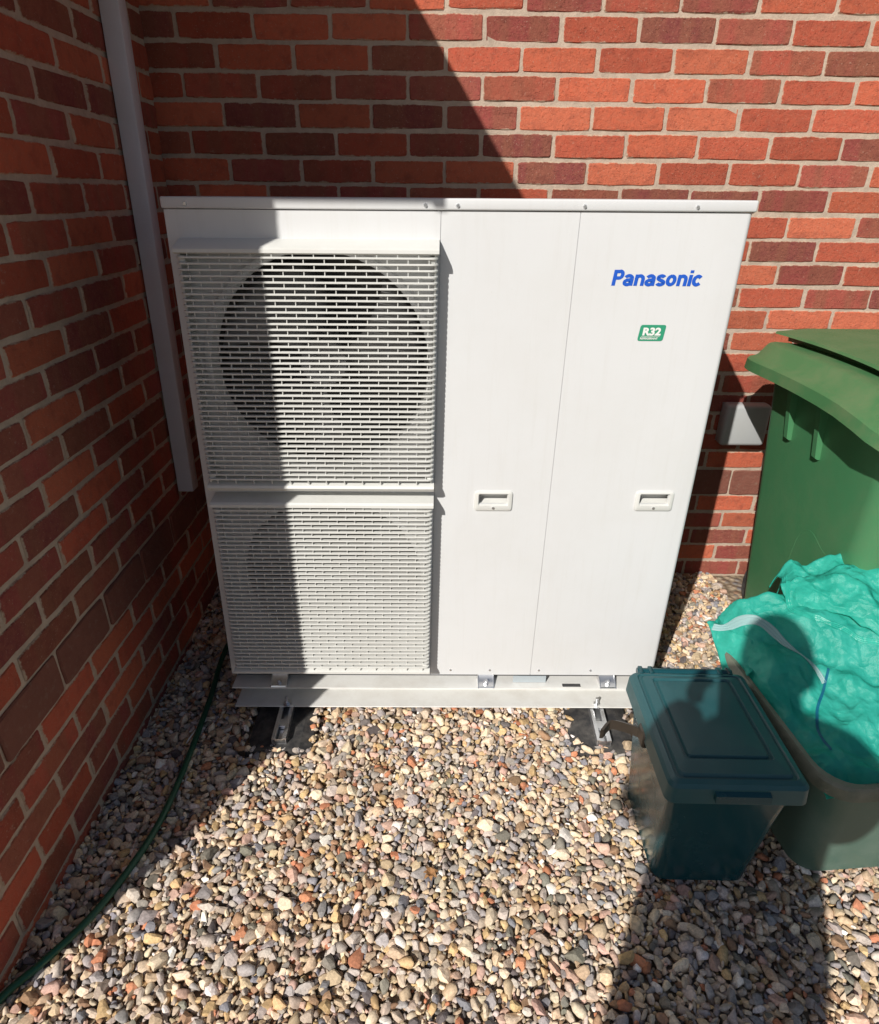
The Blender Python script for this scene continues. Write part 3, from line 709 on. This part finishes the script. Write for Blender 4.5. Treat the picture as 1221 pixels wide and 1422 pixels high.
# ------------------------------------------------------------------ wheelie bin
WB = thing('wheelie_bin', 'tall green wheeled bin with ridged lid by the brick wall', 'bin')
def bring(z, x0, x1, y0, y1, r): return [(a, b, z) for a, b in rrect(x0, x1, y0, y1, r, 6)]
BB = [(0.045, 1.125, 1.56, 1.50, 1.985, 0.05), (0.30, 1.100, 1.585, 1.46, 1.995, 0.055), (0.60, 1.075, 1.61, 1.41, 2.005, 0.06), (0.84, 1.054, 1.63, 1.375, 2.01, 0.06), (0.93, 1.046, 1.638, 1.36, 2.015, 0.06)]
bm = BM(); loft(bm, [bring(*b) for b in BB]+[bring(0.945, 1.035, 1.65, 1.345, 2.03, 0.065), bring(0.972, 1.03, 1.655, 1.34, 2.035, 0.065)])
obj('body', bm, 'bin_green', WB, True, 35)
def bx_left(z):
    for a, b in zip(BB, BB[1:]):
        if a[0] <= z <= b[0]:
            t = (z-a[0])/(b[0]-a[0]); return a[1]+(b[1]-a[1])*t
    return BB[-1][1]
for y in (1.83, 1.67):
    bm = BM(); z1, z0 = 0.945, 0.80
    loft(bm, [[(bx_left(z)+0.004, y-0.010, z), (bx_left(z)-d, y-0.010, z), (bx_left(z)-d, y+0.010, z), (bx_left(z)+0.004, y+0.010, z)] for z, d in ((0.795, 0.006), (0.80, 0.014), (0.945, 0.024))]); obj('rib', bm, 'bin_green', WB)
pts = spline([(0, 1.76, 0.06), (0, 1.74, 0.30), (0, 1.70, 0.52), (0, 1.64, 0.585), (0, 1.56, 0.56), (0, 1.46, 0.545)], 8)
bm = BM(); tube(bm, [(bx_left(p.z)+0.0005, p.y, p.z) for p in pts], 0.0011, 6); obj('moulded_line', bm, 'bin_green', WB, True)
# lid: cross-section swept front to back with a gentle arch
def lid_ring(y, t):
    d = 0.012*math.sin(t*math.pi)-0.022*max(0, (0.35-t)/0.35)**1.5          # arch, dipping at the front
    e = 0.02*(1-min(1, t/0.10))+0.015*(1-min(1, (1-t)/0.08))
    xl, xr = 0.972+e, 1.715-e
    s = [(xl+0.012, 0.952), (xl, 0.955), (xl+0.004, 0.985), (xl+0.012, 0.992), (xl+0.030, 0.996), (xl+0.036, 1.000), (xl+0.060, 1.030), (xl+0.068, 1.034), (xl+0.083, 1.036), (xl+0.155, 1.030)]
    full = s+[(xl+xr-a, b) for a, b in s[::-1]]
    return [(a, y, b+d) for a, b in full]+[(xr-0.03, y, 0.950+d), (xl+0.03, y, 0.950+d)]
bm = BM(); loft(bm, [lid_ring(1.29+0.775*t, t) for t in [0, 0.02, 0.06, 0.12, 0.2, 0.3, 0.4, 0.5, 0.6, 0.7, 0.8, 0.88, 0.94, 0.98, 1.0]]); ld = obj('lid', bm, 'lid_green', WB, True, 30)
def top_ring(y, t):
    d = 0.014*math.sin(t*math.pi)-0.016*max(0, (0.35-t)/0.35)**1.5; e = 0.05*(1-min(1, t/0.10))
    xl, xr = 1.095+e, 1.60-e
    return [(xl, y, 1.050+d), (xl+0.004, y, 1.057+d), (xl+0.10, y, 1.066+d), (xr-0.10, y, 1.066+d), (xr-0.004, y, 1.057+d), (xr, y, 1.050+d), (xr-0.045, y, 1.045+d), (xr-0.048, y, 1.026+d), (xl+0.048, y, 1.026+d), (xl+0.045, y, 1.045+d)]
bm = BM(); loft(bm, [top_ring(1.33+0.80*t, t) for t in [k/14 for k in range(15)]]); obj('raised_top', bm, 'lid_green', ld, True, 30)
bm = BM(); tube(bm, [(1.14, 2.10, 0.955), (1.55, 2.10, 0.955)], 0.014, 12)
for x in (1.15, 1.54): box(bm, x-0.02, x+0.02, 2.02, 2.11, 0.94, 0.97, 0.004, 1)
obj('handle', bm, 'bin_green', WB, True, 40)
bm = BM(); tube(bm, [(1.21, 2.06, 0.10), (1.48, 2.06, 0.10)], 0.011, 12)
for x in (1.29, 1.40): box(bm, x-0.02, x+0.02, 1.97, 2.075, 0.085, 0.16, 0.004, 1)
obj('axle', bm, 'dark_cavity', WB, True, 40)
for x in (1.23, 1.46):
    bm = BM(); cyl(bm, (x, 2.06, 0.10), (1, 0, 0), 0.098, 0.042, 36); w = obj('wheel', bm, 'rubber', WB, True, 40)
    bm = BM(); cyl(bm, (x, 2.06, 0.10), (1, 0, 0), 0.055, 0.048, 24); obj('hub', bm, 'dark_cavity', w, True, 40)

# ------------------------------------------------------------------ recycling box
RB = thing('recycling_box', 'grey-green recycling box holding the turquoise bag', 'box', (0.998, 1.205, 0.0), (0, 0, R(4.6)))
bm = BM(); hx, hy = 0.205, 0.258
rr = lambda z, dx, dy, r: [(a, b, z) for a, b in rrect(-hx+dx, hx-dx, -hy+dy, hy-dy, r, 6)]
loft(bm, [rr(0.006, 0.060, 0.065, 0.05), rr(0.012, 0.052, 0.057, 0.055), rr(0.30, 0.018, 0.020, 0.065), rr(0.345, 0.012, 0.014, 0.068), rr(0.345, 0.018, 0.020, 0.064), rr(0.02, 0.056, 0.061, 0.05)], True, True)
obj('body', bm, 'box_green', RB, True, 35)
bm = BM(); prof = []
for z, o_ in ((0.318, 0.004), (0.322, -0.006), (0.350, -0.006), (0.357, -0.002), (0.357, 0.008), (0.350, 0.012)): prof.append(rr(z, o_, o_, 0.072))
loft(bm, prof, False, False); v = obj('rim', bm, 'box_rim', RB, True, 35)
md = v.modifiers.new('t', 'SOLIDIFY'); md.thickness = 0.002

# ------------------------------------------------------------------ woven bag
BG = thing('woven_bag', 'crumpled turquoise woven plastic bag bulging out of the recycling box', 'bag', (0.998, 1.205, 0.0), (0, 0, R(4.6)))
def ridged(x, y, s, seed):
    v = 0; a = 1; f = s
    for k in range(4):
        n = noise.noise(Vector((x*f+seed, y*f-seed*0.7, seed*1.3))); v += a*(1-2*abs(n)); a *= 0.5; f *= 2.03
    return v
_fr = random.Random(31)
FOLD = [(math.cos(a), math.sin(a), _fr.uniform(5, 15), _fr.random(), _fr.uniform(0.5, 1.0)) for a in [_fr.uniform(0, math.pi) for _ in range(7)]]
def folds(x, y, seed):
    x += 0.035*noise.noise(Vector((x*5, y*5, seed))); y += 0.035*noise.noise(Vector((x*5, y*5, seed+7))); v = 0
    for k, (a, b, f, ph, am) in enumerate(FOLD):
        u = (x*a+y*b)*f+ph+seed*0.37*(k+1); m = 0.5+0.8*noise.noise(Vector((x*4+k*3, y*4, seed*2))); v += am*max(0, m)*(abs(2*(u-math.floor(u))-1)-0.5)*6/f
    return v
def sstep(a, b, x): t = min(1, max(0, (x-a)/(b-a))); return t*t*(3-2*t)
def bag_z(x, y):
    ex = min((x+hx)/0.07, (hx-x)/0.05); ey = min((y+hy)/0.09, (hy+0.03-y)/0.05)
    e = max(0, min(1, min(ex, ey))); e = math.sin(e*math.pi/2)
    z = 0.325+0.055*sstep(-0.2, 0.15, y)+0.105*sstep(-0.10, 0.22, y+0.45*x)+0.035*sstep(-0.15, 0.1, x)
    crease = abs(y-0.10+0.75*(x+0.06))                    # fold running with the strap
    z -= 0.030*math.exp(-(crease/0.035)**2)
    z += 0.030*folds(x, y, 2.2)+0.008*folds(x*2.4, y*2.4, 3.3)+0.0015*ridged(x, y, 14, 4.0)
    return 0.30+(z-0.30)*(0.25+0.75*e)
bm = BM(); nx_, ny_ = 110, 136; G = []; uv = {}
for i in range(nx_+1):
    row = []
    for j in range(ny_+1):
        x = -hx+0.012+(2*hx-0.024)*i/nx_; y = -hy+0.012+(2*hy+0.02)*j/ny_
        v = bm.verts.new((x+0.012*noise.noise(Vector((x*9, y*9, 5))), y+0.012*noise.noise(Vector((x*9, y*9, 9))), bag_z(x, y))); uv[v] = (x*4, y*4); row.append(v)
    G.append(row)
ul = bm.loops.layers.uv.new('UVMap')
def quads(bm, G, uv, ul):
    for i in range(len(G)-1):
        for j in range(len(G[0])-1):
            f = bm.faces.new((G[i][j], G[i+1][j], G[i+1][j+1], G[i][j+1]))
            for l in f.loops: l[ul].uv = uv[l.vert]
quads(bm, G, uv, ul); obj('sack', bm, 'woven_fabric', BG, True)
# loose flap lying over the right and back of the sack
bm = BM(); ul = bm.loops.layers.uv.new('UVMap'); G = []; uv = {}
for i in range(101):
    row = []
    for j in range(101):
        s, t = i/100, j/100
        x = -0.045+0.012*math.sin(t*7)+0.33*s-0.02*t*(1-s); y = 0.305-(0.12+0.30*s)*t+0.015*math.sin(s*6+1)
        z = max(bag_z(min(x, hx-0.02), min(y, hy-0.01)), 0.36+0.06*(1-t))+0.030+0.035*math.exp(-((s-0.08)/0.10)**2)*(1-t)+0.05*(1-t)*sstep(0, .5, s)*(1-sstep(.6, 1, s))
        z += 0.034*folds(x, y, 5.1)+0.009*folds(x*2.4, y*2.4, 1.7)+0.0015*ridged(x, y, 15, 3.3)
        if s < 0.08: z -= 0.02*(1-s/0.08)
        if t > 0.93: z -= 0.012*(t-0.93)/0.07
        if t < 0.12: z -= 0.05*(1-t/0.12)**2
        if s > 0.75: z -= 0.10*((s-0.75)/0.25)**2
        v = bm.verts.new((x, y, z)); uv[v] = (x*4, y*4); row.append(v)
    G.append(row)
quads(bm, G, uv, ul); fl = obj('flap', bm, 'woven_fabric', BG, True); md = fl.modifiers.new('t', 'SOLIDIFY'); md.thickness = 0.0025
# left tail of the bag hanging over the box corner
bm = BM(); ul = bm.loops.layers.uv.new('UVMap'); G = []; uv = {}
for i in range(71):
    row = []
    for j in range(71):
        s, t = i/70, j/70
        x = -0.222+0.20*s; y = 0.285-0.20*t*(1-0.2*s)+0.02*s
        z = 0.372+0.085*s+0.035*math.sin(t*math.pi)*s-0.05*max(0, 0.15-s)/0.15*t-0.02*t+0.026*folds(x, y, 9.4)+0.008*folds(x*2.4, y*2.4, 6.2)+0.0015*ridged(x, y, 18, 1.4)
        v = bm.verts.new((x, y, z)); uv[v] = (x*4, y*4); row.append(v)
    G.append(row)
quads(bm, G, uv, ul); tl = obj('side_panel', bm, 'woven_fabric', BG, True); md = tl.modifiers.new('t', 'SOLIDIFY'); md.thickness = 0.0025
from mathutils.bvhtree import BVHTree
TREES = []
for o in BG.children:
    TREES.append(BVHTree.FromPolygons([v.co.copy() for v in o.data.vertices], [tuple(p.vertices) for p in o.data.polygons]))
def drop(x, y):
    z = [h[0].z for h in (t.ray_cast(Vector((x, y, 2)), Vector((0, 0, -1))) for t in TREES) if h[0] is not None]
    return max(z) if z else 0.36
def ribbon(name, pts, w, mat, lift=0.006):
    bm = BM(); P = spline([(p[0], p[1], 0) for p in pts], 12); A = []; K = 7
    Z = [[0]*K for _ in P]; Q = []
    for i, p in enumerate(P):
        d = (P[min(i+1, len(P)-1)]-P[max(i-1, 0)]).normalized(); n = Vector((-d.y, d.x, 0)).normalized()
        ww = w*(1+0.15*noise.noise(Vector((i*0.2, w*50, 1))))
        Q.append([p+n*ww*(k/(K-1)-0.5) for k in range(K)])
    H = np.array([[drop(q.x, q.y) for q in r] for r in Q])
    for _ in range(2): H[1:-1] = np.maximum(H[1:-1], (H[:-2]+H[2:])/2)
    for i, r in enumerate(Q):
        A.append([bm.verts.new((q.x, q.y, H[i][k]+lift+(0.0015 if k % 2 else 0))) for k, q in enumerate(r)])
    for a, b in zip(A, A[1:]):
        for k in range(K-1): bm.faces.new((a[k], a[k+1], b[k+1], b[k]))
    o = obj(name, bm, mat, BG); md = o.modifiers.new('t', 'SOLIDIFY'); md.thickness = 0.002; return o
ribbon('strap', [(-0.215, 0.262), (-0.165, 0.215), (-0.110, 0.165), (-0.080, 0.10), (-0.058, 0.045), (-0.05, 0.02)], 0.016, 'strap_white', 0.002)
ribbon('seam', [(-0.035, 0.285), (-0.055, 0.235), (-0.060, 0.19), (-0.02, 0.135), (0.04, 0.085), (0.10, 0.03)], 0.010, 'woven_fabric', 0.004)
ribbon('tape', [(-0.030, 0.045), (-0.060, 0.005), (-0.095, -0.035), (-0.12, -0.085), (-0.125, -0.14)], 0.006, 'tape_blue', 0.002)

# ------------------------------------------------------------------ food caddy
CD = thing('food_caddy', 'small dark teal lidded food waste caddy in front of the box', 'caddy', (0.626, 1.100, 0.0), (0, 0, R(-1.0)))
cx_, cy_ = 0.137, 0.170
cr_ = lambda z, dx, dy0, dy1, r: [(a, b, z) for a, b in rrect(-cx_+dx, cx_-dx, -cy_+dy0, cy_-dy1, r, 5)]
bm = BM(); loft(bm, [cr_(0.004, 0.034, 0.050, 0.04, 0.025), cr_(0.010, 0.028, 0.044, 0.034, 0.03), cr_(0.20, 0.016, 0.024, 0.020, 0.03), cr_(0.335, 0.008, 0.010, 0.010, 0.02), cr_(0.340, 0.002, 0.004, 0.004, 0.018), cr_(0.352, 0.002, 0.004, 0.004, 0.018)])
obj('body', bm, 'caddy_teal', CD, True, 35)
bm = BM(); loft(bm, [cr_(0.326, -0.007, -0.007, -0.002, 0.018), cr_(0.328, -0.010, -0.010, -0.004, 0.020), cr_(0.366, -0.007, -0.007, -0.002, 0.018), cr_(0.374, -0.001, -0.001, 0.002, 0.015), cr_(0.377, 0.010, 0.010, 0.010, 0.012), cr_(0.3735, 0.013, 0.013, 0.012, 0.011), cr_(0.3735, 0.018, 0.018, 0.016, 0.010), cr_(0.380, 0.022, 0.022, 0.020, 0.010), cr_(0.382, 0.042, 0.058, 0.030, 0.008), cr_(0.3765, 0.045, 0.061, 0.033, 0.007), cr_(0.3765, 0.050, 0.066, 0.038, 0.006), cr_(0.382, 0.053, 0.069, 0.041, 0.005), cr_(0.384, 0.075, 0.09, 0.07, 0.005)], False, True)
cl = obj('lid', bm, 'caddy_lid', CD, True, 30)
bm = BM()
loft(bm, [[(-0.052, -cy_-0.006, 0.344), (0.060, -cy_-0.006, 0.344), (0.060, -cy_-0.006, 0.362), (-0.052, -cy_-0.006, 0.362)], [(-0.052, -cy_-0.020, 0.342), (0.060, -cy_-0.020, 0.342), (0.060, -cy_-0.018, 0.358), (-0.052, -cy_-0.018, 0.358)]])
obj('latch', bm, 'caddy_teal', cl)
bm = BM(); tube(bm, [(-0.118, cy_+0.012, 0.366), (0.118, cy_+0.012, 0.366)], 0.010, 10)
for x in (-0.110, -0.085, 0.085, 0.110): box(bm, x-0.006, x+0.006, cy_-0.006, cy_+0.023, 0.352, 0.377, 0.003, 2)
obj('hinge', bm, 'caddy_teal', cl, True, 40)
bm = BM()
hp = spline([(-0.139, 0.01, 0.325), (-0.165, 0.05, 0.305), (-0.198, 0.075, 0.290), (-0.222, 0.060, 0.275)], 8)
for a in (0,):
    rings = []
    for i, p in enumerate(hp): rings.append([(p.x-0.004, p.y, p.z-0.014), (p.x+0.004, p.y, p.z-0.014), (p.x+0.004, p.y, p.z+0.014), (p.x-0.004, p.y, p.z+0.014)])
    loft(bm, rings)
box(bm, -0.150, -0.128, -0.015, 0.030, 0.305, 0.345, 0.004, 1)
obj('handle', bm, 'caddy_brown', CD, True, 40)

# ------------------------------------------------------------------ hose, stick
hs = BM(); hp = spline([(-0.90, 0.52, 0.012), (-0.853, 0.70, 0.014), (-0.80, 0.785, 0.016), (-0.745, 0.885, 0.016), (-0.705, 1.02, 0.015), (-0.688, 1.16, 0.016), (-0.690, 1.34, 0.015), (-0.702, 1.55, 0.016), (-0.72, 1.75, 0.02), (-0.71, 1.95, 0.03)], 14)
tube(hs, [(p.x, p.y, p.z+0.6*gz(p.x, p.y)) for p in hp], 0.0082, 14)
tag(obj('garden_hose', hs, 'hose_green', None, True), 'dark green garden hose snaking over gravel along the shaded wall', 'hose')
sb = BM(); tube(sb, [(-0.712, 1.375, 0.018), (-0.706, 1.40, 0.022), (-0.702, 1.425, 0.020)], [0.002, 0.003, 0.002], 7)
tag(obj('twig', sb, 'stick_white', None, True), 'short white twig on shaded gravel beside the hose', 'twig')
lf = BM()
for k in range(7):
    a = k*2*math.pi/7+0.3; r = 0.018+0.006*random.random(); d = Vector((math.cos(a), math.sin(a), 0)); n = Vector((-d.y, d.x, 0))
    p = [Vector((0, 0, 0.0)), d*r*0.5+n*0.005+Vector((0, 0, 0.008)), d*r+Vector((0, 0, 0.002)), d*r*0.5-n*0.005+Vector((0, 0, 0.005))]
    lf.faces.new([lf.verts.new(q) for q in p])
o = obj('dry_flower', lf, 'dry_plant', None); o.location = (-0.005, 0.985, 0.012); md = o.modifiers.new('t', 'SOLIDIFY'); md.thickness = 0.001
tag(o, 'small dry brown flower head lying on the sunlit gravel', 'dry flower')

# ------------------------------------------------------------------ photographer behind the camera (seen as a shadow)
PS = thing('person', 'person in dark clothing holding up a phone, seen only by the shadow', 'person', (-0.015, -0.30, 0.0))
def skin_obj(name, nodes, edges, mat, parent, root=0, sub=2):
    me = bpy.data.meshes.new(name); me.from_pydata([n[0] for n in nodes], edges, []); me.materials.append(MATS[mat])
    o = link(bpy.data.objects.new(name, me), parent)
    md = o.modifiers.new('skin', 'SKIN'); md.use_smooth_shade = True
    for i, n in enumerate(nodes):
        r = n[1]; me.skin_vertices[0].data[i].radius = r if isinstance(r, tuple) else (r, r)
        me.skin_vertices[0].data[i].use_root = (i == root)
    s = o.modifiers.new('sub', 'SUBSURF'); s.levels = sub; s.render_levels = sub; return o
N = [((0, 0, 0.98), (0.195, 0.14)), ((0, 0, 1.16), (0.185, 0.13)), ((0, 0.01, 1.34), (0.190, 0.13)), ((0, 0.01, 1.475), (0.10, 0.085)), ((0, 0.025, 1.545), 0.058), ((0, 0.05, 1.62), 0.075),
     ((-0.105, 0, 0.88), 0.125), ((-0.10, 0.02, 0.50), 0.064), ((-0.105, -0.01, 0.09), 0.045), ((-0.115, 0.12, 0.04), 0.040),
     ((0.105, 0, 0.88), 0.125), ((0.10, 0.02, 0.50), 0.064), ((0.105, -0.01, 0.09), 0.045), ((0.115, 0.12, 0.04), 0.040),
     ((-0.19, 0.0, 1.425), 0.075), ((-0.265, 0.06, 1.17), 0.066), ((-0.085, 0.235, 1.355), 0.056), ((-0.065, 0.262, 1.370), 0.030),
     ((0.19, 0.0, 1.425), 0.075), ((0.255, 0.06, 1.17), 0.066), ((0.075, 0.235, 1.335), 0.050), ((0.055, 0.262, 1.360), 0.030)]
E_ = [(0, 1), (1, 2), (2, 3), (3, 4), (4, 5), (0, 6), (6, 7), (7, 8), (8, 9), (0, 10), (10, 11), (11, 12), (12, 13), (3, 14), (14, 15), (15, 16), (16, 17), (3, 18), (18, 19), (19, 20), (20, 21)]
skin_obj('body', N, E_, 'dark_cloth', PS)
bm = BM(); bmesh.ops.create_uvsphere(bm, u_segments=28, v_segments=20, radius=1)
for v in bm.verts:
    c = v.co; jaw = 1-0.22*max(0, -c.z); nose = 0.16*math.exp(-((c.x/0.16)**2+((c.z+0.12)/0.22)**2)) if c.y > 0 else 0
    sock = -0.06*(math.exp(-(((c.x-0.38)/0.2)**2+((c.z-0.05)/0.14)**2))+math.exp(-(((c.x+0.38)/0.2)**2+((c.z-0.05)/0.14)**2))) if c.y > 0 else 0
    ear = 0.10*math.exp(-((c.y/0.18)**2+((c.z+0.05)/0.25)**2))
    c.x *= (1+ear)*jaw; c.y += nose+sock
    v.co = (c.x*0.076, c.y*0.095, c.z*0.118)
bmesh.ops.transform(bm, matrix=Matrix.Translation((0.01, 0.075, 1.655)) @ Matrix.Rotation(R(-18), 4, 'X'), verts=bm.verts[:])
hd = obj('head', bm, 'skin', PS, True)
bm = BM(); bmesh.ops.create_uvsphere(bm, u_segments=28, v_segments=20, radius=1)
bmesh.ops.delete(bm, geom=[v for v in bm.verts if v.co.z < -0.35 or (v.co.y > 0.35 and v.co.z < 0.45)], context='VERTS')
for v in bm.verts: v.co = (v.co.x*0.084, v.co.y*0.102, v.co.z*0.127)
bmesh.ops.transform(bm, matrix=Matrix.Translation((0.01, 0.070, 1.658)) @ Matrix.Rotation(R(-18), 4, 'X'), verts=bm.verts[:])
obj('hair', bm, 'hair', PS, True)
def hand(sx):
    nodes = [((sx*0.064, 0.262, 1.370), 0.024), ((sx*0.058, 0.272, 1.395), (0.030, 0.016))]; edges = [(0, 1)]
    for k in range(4):
        z = 1.372+0.018*k; b = len(nodes); L = (0.85, 1.0, 1.05, 0.9)[k]
        nodes += [((sx*0.056, 0.285, z+0.006), 0.0095), ((sx*0.042*(1.0), 0.300, z+0.008), 0.0088), ((sx*(0.042-0.020*L), 0.302, z+0.010), 0.0078)]
        edges += [(1, b), (b, b+1), (b+1, b+2)]
    b = len(nodes); nodes += [((sx*0.048, 0.268, 1.412), 0.0105), ((sx*0.034, 0.266, 1.430), 0.0095), ((sx*0.022, 0.268, 1.440), 0.0082)]
    edges += [(1, b), (b, b+1), (b+1, b+2)]
    return skin_obj('hand', nodes, edges, 'skin', PS, 0, 1)
hand(-1); hand(1)
PH = thing('phone', 'black smartphone held up by the photographer', 'phone', (0.018, -0.030, 1.395), (R(-24), 0, 0))
bm = BM(); box(bm, -0.036, 0.036, -0.004, 0.004, -0.072, 0.072, 0.0035, 3); obj('case', bm, 'phone_black', PH, True, 40)
bm = BM(); box(bm, -0.033, 0.033, -0.0045, -0.0041, -0.068, 0.068); obj('screen', bm, 'phone_black', PH)
bm = BM(); cyl(bm, (-0.018, 0.0050, 0.050), (0, 1, 0), 0.006, 0.003, 20); obj('lens', bm, 'dark_cavity', PH, True, 40)
